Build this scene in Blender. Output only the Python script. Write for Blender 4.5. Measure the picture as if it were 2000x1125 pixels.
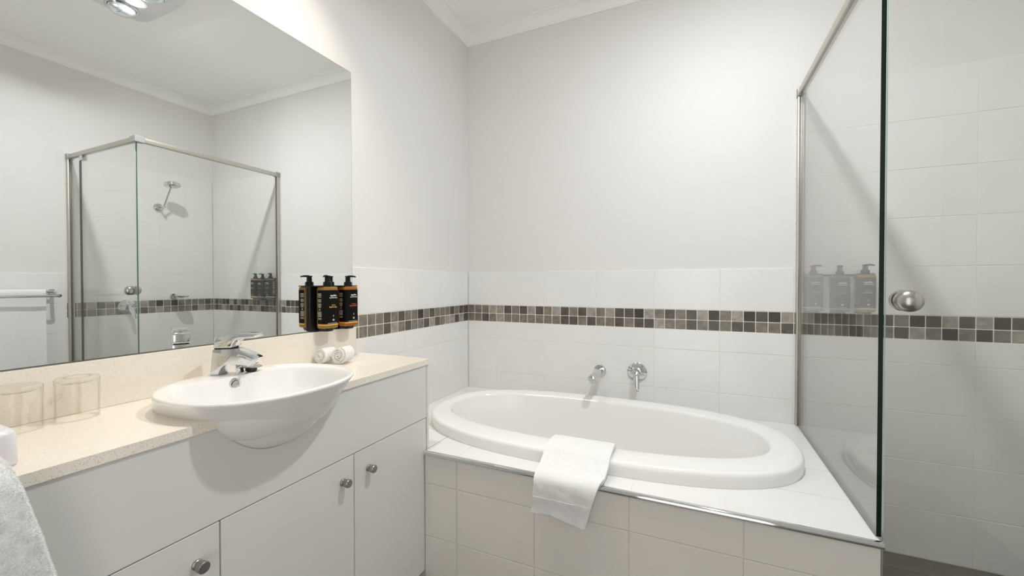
import bpy, bmesh, math, random
from mathutils import Vector, Matrix, noise
random.seed(7)
PI = math.pi
scene = bpy.context.scene
for o in list(bpy.data.objects):
    bpy.data.objects.remove(o, do_unlink=True)

# ------------------------------------------------------------------ camera
cam_d = bpy.data.cameras.new('camera')
cam_d.sensor_width = 36.0
cam_d.lens = 804.43 / 2000.0 * 36.0
cam_d.clip_start = 0.01
cam = bpy.data.objects.new('camera', cam_d)
scene.collection.objects.link(cam)
yaw, pit, rol = 0.421086, -0.012972, -0.000706
cy, sy, cp, sp = math.cos(yaw), math.sin(yaw), math.cos(pit), math.sin(pit)
fw = Vector((-sy * cp, cy * cp, sp))
rt = Vector((cy, sy, 0))
up = rt.cross(fw)
r2 = rt * math.cos(rol) + up * math.sin(rol)
u2 = -rt * math.sin(rol) + up * math.cos(rol)
cam.matrix_world = Matrix(((r2.x, u2.x, -fw.x, 1.29118), (r2.y, u2.y, -fw.y, -2.21987),
                           (r2.z, u2.z, -fw.z, 1.13470), (0, 0, 0, 1)))
scene.camera = cam

# ------------------------------------------------------------------ light levels
LAMP_STRENGTH = 1500.0      # cool globe in the ceiling heater unit
DOWNLIGHT_STRENGTH = 12.0   # glow of the downlight's lens
DOWNLIGHT_WATTS = 40.0     # warm beam of the recessed downlight over the vanity
scene.view_settings.view_transform = 'Standard'
scene.view_settings.look = 'None'
scene.view_settings.exposure = 0.36
scene.view_settings.gamma = 1.0
scene.view_settings.use_curve_mapping = False
scene.cycles.max_bounces = 16
scene.cycles.diffuse_bounces = 8
scene.cycles.glossy_bounces = 8
scene.cycles.transmission_bounces = 12
scene.cycles.transparent_max_bounces = 24
scene.cycles.sample_clamp_indirect = 4.0
world = bpy.data.worlds.new('doorway_fill')  # even fill light added beyond the rear doorway, no fitting behind it
scene.world = world
world.use_nodes = True
wb = world.node_tree.nodes['Background']
wb.inputs[0].default_value = (1.0, 0.965, 0.92, 1)
wb.inputs[1].default_value = 1.5

# ------------------------------------------------------------------ materials
MATS = {}
def nodes(name):
    m = bpy.data.materials.new(name)
    m.use_nodes = True
    nt = m.node_tree
    b = nt.nodes['Principled BSDF']
    MATS[name] = m
    return m, nt, b
def coords(nt, scale, kind='Object'):
    tc = nt.nodes.new('ShaderNodeTexCoord')
    mp = nt.nodes.new('ShaderNodeMapping')
    mp.inputs['Scale'].default_value = (scale, scale, scale) if not hasattr(scale, '__len__') else scale
    # every object gets its own patch of the pattern
    oi = nt.nodes.new('ShaderNodeObjectInfo')
    sc_ = nt.nodes.new('ShaderNodeVectorMath'); sc_.operation = 'SCALE'; sc_.inputs[0].default_value = (37.0, 91.0, 53.0)
    nt.links.new(oi.outputs['Random'], sc_.inputs['Scale'])
    ad = nt.nodes.new('ShaderNodeVectorMath'); ad.operation = 'ADD'
    nt.links.new(tc.outputs[kind], ad.inputs[0]); nt.links.new(sc_.outputs[0], ad.inputs[1])
    nt.links.new(ad.outputs[0], mp.inputs['Vector'])
    return mp.outputs['Vector']
def mat(name, col, rough=0.5, metal=0.0, var=0.03, scale=8.0, bump=0.0, bscale=60.0, spec=0.5, coat=0.0, geo=False):
    """principled surface with a mild procedural tone variation and optional fine relief"""
    m, nt, b = nodes(name)
    v = coords(nt, scale)
    n = nt.nodes.new('ShaderNodeTexNoise')
    n.inputs['Detail'].default_value = 4
    n.inputs['Scale'].default_value = 1.0
    n.inputs['Roughness'].default_value = 0.62
    nt.links.new(v, n.inputs['Vector'])
    r = nt.nodes.new('ShaderNodeValToRGB')
    lo = [max(0, c * (1 - var)) for c in col]
    hi = [min(1, c * (1 + var)) for c in col]
    r.color_ramp.elements[0].color = (*lo, 1)
    r.color_ramp.elements[0].position = 0.3
    r.color_ramp.elements[1].color = (*hi, 1)
    r.color_ramp.elements[1].position = 0.7
    nt.links.new(n.outputs['Fac'], r.inputs['Fac'])
    nt.links.new(r.outputs['Color'], b.inputs['Base Color'])
    b.inputs['Roughness'].default_value = rough
    b.inputs['Metallic'].default_value = metal
    b.inputs['Specular IOR Level'].default_value = spec
    if coat:
        b.inputs['Coat Weight'].default_value = coat
        b.inputs['Coat Roughness'].default_value = 0.05
    if bump:
        n2 = nt.nodes.new('ShaderNodeTexNoise')
        n2.inputs['Scale'].default_value = bscale
        n2.inputs['Detail'].default_value = 3
        v2 = coords(nt, 1.0)
        nt.links.new(v2, n2.inputs['Vector'])
        bp = nt.nodes.new('ShaderNodeBump')
        bp.inputs['Strength'].default_value = bump
        bp.inputs['Distance'].default_value = 0.002
        nt.links.new(n2.outputs['Fac'], bp.inputs['Height'])
        nt.links.new(bp.outputs['Normal'], b.inputs['Normal'])
    return m

mat('paint', (0.765, 0.752, 0.740), 0.55, var=0.012, scale=2.0, bump=0.05, bscale=220)
mat('ceiling_paint', (0.95, 0.945, 0.93), 0.7, var=0.01, scale=2.0)
mat('cornice_paint', (0.92, 0.915, 0.905), 0.6, var=0.01, scale=3.0)
mat('white_tile', (0.81, 0.805, 0.795), 0.16, var=0.02, scale=5.0, bump=0.03, bscale=25)
mat('white_tile_warm_light', (0.78, 0.755, 0.71), 0.16, var=0.02, scale=5.0, bump=0.03, bscale=25)  # white tile again, with the hob's warm, dim light put into its colour
mat('grout', (0.80, 0.775, 0.72), 0.85, var=0.05, scale=20)
mat('floor_grout', (0.42, 0.40, 0.37), 0.85, var=0.05, scale=20)
mat('floor_tile', (0.135, 0.120, 0.105), 0.35, var=0.25, scale=7.0, bump=0.05, bscale=40)
for k, c in (('L', (0.33, 0.30, 0.262)), ('M', (0.20, 0.176, 0.146)), ('D', (0.095, 0.080, 0.064)), ('K', (0.048, 0.038, 0.030))):
    mat('mosaic_' + k, c, 0.3, var=0.30, scale=45.0, bump=0.06, bscale=120)
mat('ceramic', (0.86, 0.855, 0.85), 0.07, var=0.006, scale=4.0)
mat('acrylic', (0.85, 0.845, 0.835), 0.12, var=0.006, scale=4.0)
mat('laminate', (0.70, 0.695, 0.67), 0.38, var=0.012, scale=3.0)
mat('carcass', (0.55, 0.54, 0.51), 0.6, var=0.02, scale=6.0)
mat('kick', (0.30, 0.295, 0.28), 0.5, var=0.03, scale=6.0)
mat('chrome', (0.68, 0.695, 0.70), 0.05, 1.0, var=0.004, scale=10.0)
mat('satin_steel', (0.52, 0.49, 0.475), 0.28, 1.0, var=0.03, scale=14.0)
mat('knob_steel', (0.33, 0.32, 0.31), 0.36, 0.9, var=0.06, scale=60.0)
mat('aluminium', (0.56, 0.53, 0.47), 0.42, 0.85, var=0.02, scale=20.0)
mat('bracket_grey', (0.36, 0.36, 0.37), 0.4, 0.2, var=0.03, scale=20.0)
mat('black_plastic', (0.004, 0.004, 0.004), 0.3, var=0.1, scale=30.0, spec=0.25)
mat('label_black', (0.004, 0.004, 0.004), 0.6, var=0.1, scale=30.0, spec=0.12)
mat('rubber', (0.03, 0.022, 0.017), 0.6, var=0.1, scale=30.0)
mat('hole_shade', (0.02, 0.018, 0.015), 0.6, var=0.1, scale=30.0)  # near-black standing in for the shade inside holes and gaps
mat('ink_white', (0.75, 0.74, 0.70), 0.6, var=0.02, scale=30.0)
mat('ink_grey', (0.50, 0.47, 0.40), 0.6, var=0.02, scale=30.0)
mat('ink_gold', (0.80, 0.47, 0.10), 0.6, var=0.02, scale=30.0)
mat('ink_red', (0.55, 0.13, 0.05), 0.6, var=0.02, scale=30.0)
mat('ink_blue', (0.20, 0.32, 0.42), 0.6, var=0.02, scale=30.0)
mat('white_lacquer', (0.80, 0.775, 0.83), 0.22, var=0.01, scale=6.0)
mat('seal_grey', (0.16, 0.16, 0.145), 0.5, var=0.05, scale=20.0)
mat('bulb_silver', (0.80, 0.84, 0.88), 0.10, 0.9, var=0.02, scale=12.0)
mat('fitting_white', (0.80, 0.80, 0.80), 0.35, var=0.01, scale=10.0)
mat('door_paint', (0.75, 0.74, 0.71), 0.4, var=0.01, scale=4.0)
# terry cloth
def terry(name, col):
    m, nt, b = nodes(name)
    v = coords(nt, 1.0)
    n = nt.nodes.new('ShaderNodeTexNoise'); n.inputs['Scale'].default_value = 750; n.inputs['Detail'].default_value = 2
    nt.links.new(v, n.inputs['Vector'])
    n2 = nt.nodes.new('ShaderNodeTexNoise'); n2.inputs['Scale'].default_value = 90; n2.inputs['Detail'].default_value = 4
    nt.links.new(v, n2.inputs['Vector'])
    r = nt.nodes.new('ShaderNodeValToRGB')
    r.color_ramp.elements[0].color = (*[c * 0.975 for c in col], 1); r.color_ramp.elements[0].position = 0.35
    r.color_ramp.elements[1].color = (*col, 1); r.color_ramp.elements[1].position = 0.6
    nt.links.new(n2.outputs['Fac'], r.inputs['Fac'])
    nt.links.new(r.outputs['Color'], b.inputs['Base Color'])
    b.inputs['Roughness'].default_value = 0.95
    b.inputs['Specular IOR Level'].default_value = 0.1
    b.inputs['Sheen Weight'].default_value = 0.3
    ad = nt.nodes.new('ShaderNodeMath'); ad.operation = 'ADD'
    nt.links.new(n.outputs['Fac'], ad.inputs[0]); nt.links.new(n2.outputs['Fac'], ad.inputs[1])
    bp = nt.nodes.new('ShaderNodeBump'); bp.inputs['Strength'].default_value = 0.35; bp.inputs['Distance'].default_value = 0.002
    nt.links.new(ad.outputs[0], bp.inputs['Height'])
    nt.links.new(bp.outputs['Normal'], b.inputs['Normal'])
terry('terry', (0.82, 0.825, 0.825))
# loose cotton loops let light through
def fibre(name, col):
    m = bpy.data.materials.new(name); m.use_nodes = True; MATS[name] = m
    nt = m.node_tree; nt.nodes.clear()
    out = nt.nodes.new('ShaderNodeOutputMaterial'); d = nt.nodes.new('ShaderNodeBsdfDiffuse'); t = nt.nodes.new('ShaderNodeBsdfTranslucent')
    nz = nt.nodes.new('ShaderNodeTexNoise'); nz.inputs['Scale'].default_value = 40.0; nt.links.new(coords(nt, 1.0), nz.inputs['Vector'])
    r = nt.nodes.new('ShaderNodeValToRGB'); r.color_ramp.elements[0].color = (*[c * 0.97 for c in col], 1); r.color_ramp.elements[1].color = (*col, 1)
    nt.links.new(nz.outputs['Fac'], r.inputs['Fac']); nt.links.new(r.outputs['Color'], d.inputs[0]); nt.links.new(r.outputs['Color'], t.inputs[0])
    mx = nt.nodes.new('ShaderNodeMixShader'); mx.inputs[0].default_value = 0.5
    nt.links.new(d.outputs[0], mx.inputs[1]); nt.links.new(t.outputs[0], mx.inputs[2]); nt.links.new(mx.outputs[0], out.inputs[0])
fibre('cotton_loop', (0.94, 0.945, 0.95))
# speckled engineered stone
def stone(name):
    m, nt, b = nodes(name)
    v = coords(nt, 1.0)
    def specks(scale, thr, seedscale):
        vo = nt.nodes.new('ShaderNodeTexVoronoi'); vo.inputs['Scale'].default_value = scale
        nt.links.new(v, vo.inputs['Vector'])
        lt = nt.nodes.new('ShaderNodeMath'); lt.operation = 'LESS_THAN'; lt.inputs[1].default_value = thr
        nt.links.new(vo.outputs['Distance'], lt.inputs[0])
        sx = nt.nodes.new('ShaderNodeSeparateColor'); nt.links.new(vo.outputs['Color'], sx.inputs[0])
        gt = nt.nodes.new('ShaderNodeMath'); gt.operation = 'GREATER_THAN'; gt.inputs[1].default_value = seedscale
        nt.links.new(sx.outputs[0], gt.inputs[0])
        mu = nt.nodes.new('ShaderNodeMath'); mu.operation = 'MULTIPLY'
        nt.links.new(lt.outputs[0], mu.inputs[0]); nt.links.new(gt.outputs[0], mu.inputs[1])
        return mu.outputs[0]
    base = nt.nodes.new('ShaderNodeRGB'); base.outputs[0].default_value = (0.88, 0.83, 0.745, 1)
    prev = base.outputs[0]
    for scale, thr, sd, c in ((700, 0.40, 0.5, (0.81, 0.745, 0.65, 1)), (560, 0.34, 0.80, (0.70, 0.63, 0.53, 1)), (480, 0.30, 0.93, (0.40, 0.35, 0.27, 1))):
        mx = nt.nodes.new('ShaderNodeMix'); mx.data_type = 'RGBA'
        nt.links.new(specks(scale, thr, sd), mx.inputs[0])
        nt.links.new(prev, mx.inputs[6]); mx.inputs[7].default_value = c
        prev = mx.outputs[2]
    nt.links.new(prev, b.inputs['Base Color'])
    b.inputs['Roughness'].default_value = 0.16
stone('stone')
# mirror
def mirror_mat():
    m, nt, b = nodes('mirror_silver')
    v = coords(nt, 3.0)
    n = nt.nodes.new('ShaderNodeTexNoise'); nt.links.new(v, n.inputs['Vector'])
    r = nt.nodes.new('ShaderNodeValToRGB')
    r.color_ramp.elements[0].color = (0.915, 0.93, 0.915, 1); r.color_ramp.elements[1].color = (0.925, 0.94, 0.925, 1)
    nt.links.new(n.outputs['Fac'], r.inputs['Fac']); nt.links.new(r.outputs['Color'], b.inputs['Base Color'])
    b.inputs['Metallic'].default_value = 1.0
    b.inputs['Roughness'].default_value = 0.0
mirror_mat()
# clear sheet glass: transparent with a schlick reflection on both faces
def sheet_glass(name, tint, f0=0.045, haze=0.0):
    m = bpy.data.materials.new(name); m.use_nodes = True; MATS[name] = m
    nt = m.node_tree; nt.nodes.clear()
    out = nt.nodes.new('ShaderNodeOutputMaterial')
    tr = nt.nodes.new('ShaderNodeBsdfTransparent'); tr.inputs[0].default_value = (*tint, 1)
    gl = nt.nodes.new('ShaderNodeBsdfGlossy'); gl.inputs['Roughness'].default_value = 0.0
    geo = nt.nodes.new('ShaderNodeNewGeometry')
    dot = nt.nodes.new('ShaderNodeVectorMath'); dot.operation = 'DOT_PRODUCT'
    nt.links.new(geo.outputs['Normal'], dot.inputs[0]); nt.links.new(geo.outputs['Incoming'], dot.inputs[1])
    ab = nt.nodes.new('ShaderNodeMath'); ab.operation = 'ABSOLUTE'; nt.links.new(dot.outputs['Value'], ab.inputs[0])
    om = nt.nodes.new('ShaderNodeMath'); om.operation = 'SUBTRACT'; om.inputs[0].default_value = 1.0; nt.links.new(ab.outputs[0], om.inputs[1])
    pw = nt.nodes.new('ShaderNodeMath'); pw.operation = 'POWER'; pw.inputs[1].default_value = 5.0; nt.links.new(om.outputs[0], pw.inputs[0])
    ma = nt.nodes.new('ShaderNodeMath'); ma.operation = 'MULTIPLY_ADD'; ma.inputs[1].default_value = 1 - f0; ma.inputs[2].default_value = f0
    nt.links.new(pw.outputs[0], ma.inputs[0])
    mx = nt.nodes.new('ShaderNodeMixShader')
    nt.links.new(ma.outputs[0], mx.inputs[0]); nt.links.new(tr.outputs[0], mx.inputs[1]); nt.links.new(gl.outputs[0], mx.inputs[2])
    last = mx
    if haze:   # faint diffuse veil mixed into the pane, uneven by noise
        df = nt.nodes.new('ShaderNodeBsdfDiffuse'); df.inputs[0].default_value = (0.8, 0.8, 0.78, 1)
        nz = nt.nodes.new('ShaderNodeTexNoise'); nz.inputs['Scale'].default_value = 3.0
        nt.links.new(coords(nt, 1.0), nz.inputs['Vector'])
        mr = nt.nodes.new('ShaderNodeMapRange'); mr.inputs['To Min'].default_value = haze * 0.6; mr.inputs['To Max'].default_value = haze * 1.4
        nt.links.new(nz.outputs['Fac'], mr.inputs['Value'])
        m2 = nt.nodes.new('ShaderNodeMixShader')
        nt.links.new(mr.outputs[0], m2.inputs[0]); nt.links.new(mx.outputs[0], m2.inputs[1]); nt.links.new(df.outputs[0], m2.inputs[2])
        last = m2
    nt.links.new(last.outputs[0], out.inputs[0])
sheet_glass('pane_glass', (0.985, 0.99, 0.98), 0.04, haze=0.015)
mat('glass_edge_dark', (0.004, 0.012, 0.009), 0.1, var=0.1, scale=10)
mat('glass_edge_green', (0.42, 0.62, 0.52), 0.12, var=0.05, scale=10)
def glassy(name, col, rough=0.0, ior=1.45, trans=1.0):
    m, nt, b = nodes(name)
    v = coords(nt, 6.0)
    n = nt.nodes.new('ShaderNodeTexNoise'); nt.links.new(v, n.inputs['Vector'])
    r = nt.nodes.new('ShaderNodeValToRGB')
    r.color_ramp.elements[0].color = (*[c * 0.98 for c in col], 1); r.color_ramp.elements[1].color = (*col, 1)
    nt.links.new(n.outputs['Fac'], r.inputs['Fac']); nt.links.new(r.outputs['Color'], b.inputs['Base Color'])
    b.inputs['Roughness'].default_value = rough
    b.inputs['Transmission Weight'].default_value = trans
    b.inputs['IOR'].default_value = ior
sheet_glass('tumbler_sheet', (1.0, 0.998, 0.99), 0.022)
glassy('soap_gold', (0.62, 0.36, 0.07), 0.12, 1.4, 0.6)
glassy('soap_orange', (0.72, 0.27, 0.03), 0.12, 1.4, 0.6)
glassy('soap_brown', (0.40, 0.29, 0.22), 0.12, 1.4, 0.6)
glassy('soap_blue', (0.16, 0.25, 0.30), 0.12, 1.4, 0.6)
def emit(name, col, s):
    m = bpy.data.materials.new(name); m.use_nodes = True; MATS[name] = m
    nt = m.node_tree; nt.nodes.clear()
    out = nt.nodes.new('ShaderNodeOutputMaterial'); e = nt.nodes.new('ShaderNodeEmission')
    e.inputs[0].default_value = (*col, 1); e.inputs[1].default_value = s
    nt.links.new(e.outputs[0], out.inputs[0])
emit('lamp_glow', (0.95, 0.985, 1.0), LAMP_STRENGTH)
emit('downlight_glow', (1.0, 0.88, 0.73), DOWNLIGHT_STRENGTH)

# ------------------------------------------------------------------ helpers
C = scene.collection
def origin(o):
    v = Vector((0, 0, 0))
    while o is not None:
        v += o.location; o = o.parent
    return v
def link(name, me, parent=None, loc=(0, 0, 0)):
    o = bpy.data.objects.new(name, me); C.objects.link(o)
    o.location = loc
    if parent is not None: o.parent = parent
    return o
def thing(name, label, cat, loc=(0, 0, 0), group=None):
    o = bpy.data.objects.new(name, None); C.objects.link(o)
    o.empty_display_size = 0.05
    o.location = loc; o['label'] = label; o['category'] = cat
    if group: o['group'] = group
    return o
class MB:
    def __init__(s): s.v = []; s.f = []; s.mi = []
    def add(s, vs, fs, mi=0):
        n = len(s.v); s.v += [Vector(p) for p in vs]
        s.f += [tuple(i + n for i in f) for f in fs]; s.mi += [mi] * len(fs)
        return s
    def box(s, a, b, mi=0):
        x0, y0, z0 = [min(a[i], b[i]) for i in range(3)]; x1, y1, z1 = [max(a[i], b[i]) for i in range(3)]
        return s.add([(x0, y0, z0), (x1, y0, z0), (x1, y1, z0), (x0, y1, z0), (x0, y0, z1), (x1, y0, z1), (x1, y1, z1), (x0, y1, z1)],
                     [(0, 3, 2, 1), (4, 5, 6, 7), (0, 1, 5, 4), (1, 2, 6, 5), (2, 3, 7, 6), (3, 0, 4, 7)], mi)
    def loft(s, rings, closed=True, cap0=True, cap1=True, mi=0):
        n = len(rings[0]); vs = [p for r in rings for p in r]; fs = []
        for k in range(len(rings) - 1):
            for i in range(n if closed else n - 1):
                j = (i + 1) % n
                fs.append((k * n + i, k * n + j, (k + 1) * n + j, (k + 1) * n + i))
        if cap0: fs.append(tuple(range(n - 1, -1, -1)))
        if cap1: fs.append(tuple((len(rings) - 1) * n + i for i in range(n)))
        return s.add(vs, fs, mi)
    def lathe(s, prof, c, axis=(0, 0, 1), n=32, mi=0):
        a = Vector(axis).normalized()
        t = Vector((1, 0, 0)) if abs(a.x) < 0.9 else Vector((0, 1, 0))
        e1 = a.cross(t).normalized(); e2 = a.cross(e1)
        c = Vector(c); rings = []
        for r, h in prof:
            r = max(r, 1e-5)
            rings.append([c + a * h + e1 * (r * math.cos(2 * PI * i / n)) + e2 * (r * math.sin(2 * PI * i / n)) for i in range(n)])
        return s.loft(rings, mi=mi)
    def tube(s, pts, rad, n=16, mi=0):
        pts = [Vector(p) for p in pts]
        if not hasattr(rad, '__len__'): rad = [rad] * len(pts)
        rings = []; e1 = None
        for k, p in enumerate(pts):
            d = (pts[min(k + 1, len(pts) - 1)] - pts[max(k - 1, 0)]).normalized()
            if e1 is None:
                t = Vector((0, 0, 1)) if abs(d.z) < 0.9 else Vector((1, 0, 0))
                e1 = d.cross(t).normalized()
            else:
                e1 = (e1 - d * e1.dot(d)).normalized()
            e2 = d.cross(e1)
            rings.append([p + e1 * (rad[k] * math.cos(2 * PI * i / n)) + e2 * (rad[k] * math.sin(2 * PI * i / n)) for i in range(n)])
        return s.loft(rings, mi=mi)
    def prism(s, poly, axis, a, b, mi=0):
        """poly of 2D points extruded along axis ('x','y','z') from a to b"""
        def P(p, t):
            return {'x': (t, p[0], p[1]), 'y': (p[0], t, p[1]), 'z': (p[0], p[1], t)}[axis]
        return s.loft([[P(p, a) for p in poly], [P(p, b) for p in poly]], mi=mi)
    def mesh(s, name, mats, off=Vector((0, 0, 0)), bevel=0.0, seg=2, smooth=35, bevang=30):
        me = bpy.data.meshes.new(name)
        me.from_pydata([p - off for p in s.v], [], s.f)
        bm = bmesh.new(); bm.from_mesh(me)
        for f, m in zip(bm.faces, s.mi): f.material_index = m
        bmesh.ops.recalc_face_normals(bm, faces=bm.faces)
        if bevel:
            ed = [e for e in bm.edges if len(e.link_faces) == 2 and e.calc_face_angle(0) > math.radians(bevang)]
            bmesh.ops.bevel(bm, geom=ed, offset=bevel, segments=seg, affect='EDGES', profile=0.5, clamp_overlap=True)
        bm.to_mesh(me); bm.free()
        for m in (mats if isinstance(mats, (list, tuple)) else [mats]): me.materials.append(MATS[m])
        if smooth:
            me.shade_smooth(); me.set_sharp_from_angle(angle=math.radians(smooth))
        return me
    def build(s, name, mats, parent=None, **k):
        return link(name, s.mesh(name, mats, origin(parent), **k), parent)
def tag(o, label, cat, group=None):
    o['label'] = label; o['category'] = cat
    if group: o['group'] = group
    return o
def struct(o):
    o['kind'] = 'structure'; return o
def sup(cx, cy_, ax, ay, n, z, m=64, tilt=0.0):
    """superellipse ring"""
    out = []
    for i in range(m):
        t = 2 * PI * i / m
        c, s_ = math.cos(t), math.sin(t)
        x = ax * math.copysign(abs(c) ** (2 / n), c); y = ay * math.copysign(abs(s_) ** (2 / n), s_)
        out.append(Vector((cx + x, cy_ + y, z)))
    return out
_tc = {}
def tile_mesh(sx, sy, sz, m, bevel=0.0012):
    k = (round(sx, 4), round(sy, 4), round(sz, 4), m)
    if k not in _tc:
        _tc[k] = MB().box((-sx / 2, -sy / 2, -sz / 2), (sx / 2, sy / 2, sz / 2)).mesh('tile_mesh', m, bevel=bevel, seg=1, smooth=0)
    return _tc[k]
def tile(parent, name, a, b, m, jit=0.0003):
    """one tile filling the box a..b"""
    a = Vector(a); b = Vector(b); s = b - a
    o = link(name, tile_mesh(abs(s.x), abs(s.y), abs(s.z), m), parent, (a + b) / 2 - origin(parent))
    return o
def text(s, size, loc, rot, m, parent, name='lettering', align='CENTER', bold=0.0):
    cu = bpy.data.curves.new('t', 'FONT'); cu.body = s; cu.size = size; cu.align_x = align; cu.extrude = 0.00008
    cu.offset = bold
    o = bpy.data.objects.new('t', cu); C.objects.link(o)
    dg = bpy.context.evaluated_depsgraph_get()
    me = bpy.data.meshes.new_from_object(o.evaluated_get(dg))
    bpy.data.objects.remove(o, do_unlink=True)
    me.materials.clear(); me.materials.append(MATS[m])
    M = Matrix.Translation(Vector(loc)) @ rot.to_4x4()
    me.transform(M)
    return link(name, me, parent)

# ------------------------------------------------------------------ room shell
XR = 2.565; ZC = 2.645; ZK = 2.585; YR = -2.75; ZF = -0.05
D = 0.006                       # tiles stand this far proud of the paint
J = 0.0022                      # joint width
wall_back = struct(MB().box((-0.1, D, -0.2), (XR + 0.1, 0.12, 2.8)).build('wall_back', 'paint', smooth=0))
wall_left = struct(MB().box((-0.12, YR - 0.1, -0.2), (-D, D, 2.8)).build('wall_left', 'paint', smooth=0))
wall_right = struct(MB().box((XR + D, YR - 0.1, -0.2), (XR + 0.12, D, 2.8)).build('wall_right', 'paint', smooth=0))
wr = MB()
DX0, DX1, DZ = 0.92, 1.74, 2.06
wr.box((-D, YR - 0.1, -0.2), (DX0, YR, 2.8)).box((DX1, YR - 0.1, -0.2), (XR + D, YR, 2.8)).box((DX0, YR - 0.1, DZ), (DX1, YR, 2.8))
wall_rear = struct(wr.build('wall_rear', 'paint', smooth=0))
ceiling = struct(MB().box((-0.12, YR - 0.1, ZC), (XR + 0.12, 0.12, ZC + 0.1)).build('ceiling', 'ceiling_paint', smooth=0))
floor = struct(MB().box((-0.12, YR - 0.1, ZF - 0.1), (XR + 0.12, 0.12, ZF - 0.003)).build('floor', 'floor_grout', smooth=0))
# door lining around the opening behind the camera
dl = MB().box((DX0 - 0.06, YR - 0.012, ZF), (DX0 + 0.012, YR + 0.012, DZ + 0.06)).box((DX1 - 0.012, YR - 0.012, ZF), (DX1 + 0.06, YR + 0.012, DZ + 0.06))
dl.box((DX0 + 0.012, YR - 0.012, DZ - 0.012), (DX1 - 0.012, YR + 0.012, DZ + 0.06))
struct(dl.build('trim_4', 'door_paint', bevel=0.003))
# cove cornice: one mitred length for each wall
def cornice(name, p, q, inward):
    p = Vector(p); q = Vector(q); inward = Vector(inward); al = (q - p).normalized()
    H = ZC - ZK; prof = [(0, ZK), (0.006, ZK), (0.006, ZK + 0.006)]
    W = 0.062
    for i in range(0, 9):
        t = i / 8 * PI / 2
        prof.append((0.009 + (W - 0.015) * (1 - math.cos(t)), ZK + 0.008 + (H - 0.014) * math.sin(t)))
    prof += [(W, ZC - 0.006), (W, ZC), (0, ZC)]
    r0 = [Vector((p.x, p.y, 0)) + inward * d + al * d + Vector((0, 0, z)) for d, z in prof]
    r1 = [Vector((q.x, q.y, 0)) + inward * d - al * d + Vector((0, 0, z)) for d, z in prof]
    struct(MB().loft([r0, r1]).build(name, 'cornice_paint', smooth=25))
cornice('trim_1', (-D, D), (XR + D, D), (0, -1, 0)) if False else cornice('trim_1', (-D, D, 0), (XR + D, D, 0), (0, -1, 0))
cornice('trim_2', (-D, YR, 0), (-D, D, 0), (1, 0, 0))
cornice('trim_3', (XR + D, D, 0), (XR + D, YR, 0), (-1, 0, 0))
cornice('trim_5', (XR + D, YR, 0), (-D, YR, 0), (0, 1, 0))

# --- wall tiles
XG = 1.712                                  # plane of the fixed glass pane
bx = [0.0] + [-0.0056 + 0.05 * i for i in (4, 10, 16, 22, 28, 34, 40, 46)] + [XR]
MB().box((0, 0.0014, ZF), (XR, D, 1.2)).box((1.70, 0.0014, 1.2), (XR, D, 2.0)).build('grout', 'grout', wall_back, smooth=0)
rows_low = [(0.4, 0.6), (0.6, 0.8), (0.8, 0.9), (1.0, 1.2)]
rows_shower = [(0.0, 0.2), (0.2, 0.4), (0.4, 0.6), (0.6, 0.8), (0.8, 0.9), (1.0, 1.2), (1.2, 1.4), (1.4, 1.6), (1.6, 1.8), (1.8, 2.0)]
g = J / 2
for i in range(len(bx) - 1):
    x0, x1 = bx[i], bx[i + 1]
    for z0, z1 in (rows_shower if x0 > 1.6 else rows_low):
        za = max(z0, 0.478) if x0 < 1.6 else z0
        tile(wall_back, 'tile', (x0 + g, 0.0, za + g), (x1 - g, D, z1 - g), 'white_tile')
top_s = 'MMMLLDMDLDMLDMDLMLDD' + 'KLMDMDLKMLKDKL' + 'MKMDMDDMKDLDLKDMDL'
bot_s = 'MMDMLMMMMMMMDDMDMMDM' + 'DDLMMDMDMDDMMD' + 'DMMDKLMDLMKMKMLMDM'
gm = 0.0016
def mosaic_back():
    for i in range(52):
        x0 = max(0.0, -0.0056 + 0.05 * i); x1 = min(XR, -0.0056 + 0.05 * (i + 1))
        if x1 - x0 < 0.006: continue
        for z0, z1, s in ((0.95, 1.0, top_s), (0.9, 0.95, bot_s)):
            tile(wall_back, 'mosaic_tile', (x0 + gm, 0.0, z0 + gm), (x1 - gm, D, z1 - gm), 'mosaic_' + s[i % len(s)])
mosaic_back()
# left wall
YL0 = -0.0075
MB().box((-D, -0.9425, 0.45), (-0.0014, 0, 1.2)).build('grout', 'grout', wall_left, smooth=0)
ly = [0.0, YL0 - 0.3, YL0 - 0.6, YL0 - 0.9, -0.9425]
for i in range(4):
    for z0, z1 in rows_low:
        za = max(z0, 0.478)
        tile(wall_left, 'tile', (-D, ly[i + 1] + g, za + g), (0, ly[i] - g, z1 - g), 'white_tile')
lt = 'DDMDMMMDMKMMDMDMMMMM'; lb = 'DLDLLMDLDMMDMLDMMMMM'
for i in range(20):
    y1 = min(0.0, YL0 + 0.0 - 0.05 * i + 0.0) if i else 0.0
    y0 = max(YL0 - 0.05 * (i + 1), -0.9425)
    if y1 - y0 < 0.004: continue
    if i == 0: y1 = 0.0
    for z0, z1, s in ((0.95, 1.0, lt), (0.9, 0.95, lb)):
        tile(wall_left, 'mosaic_tile', (-D, y0 + gm, z0 + gm), (0, y1 - gm, z1 - gm), 'mosaic_' + s[i])
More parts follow.
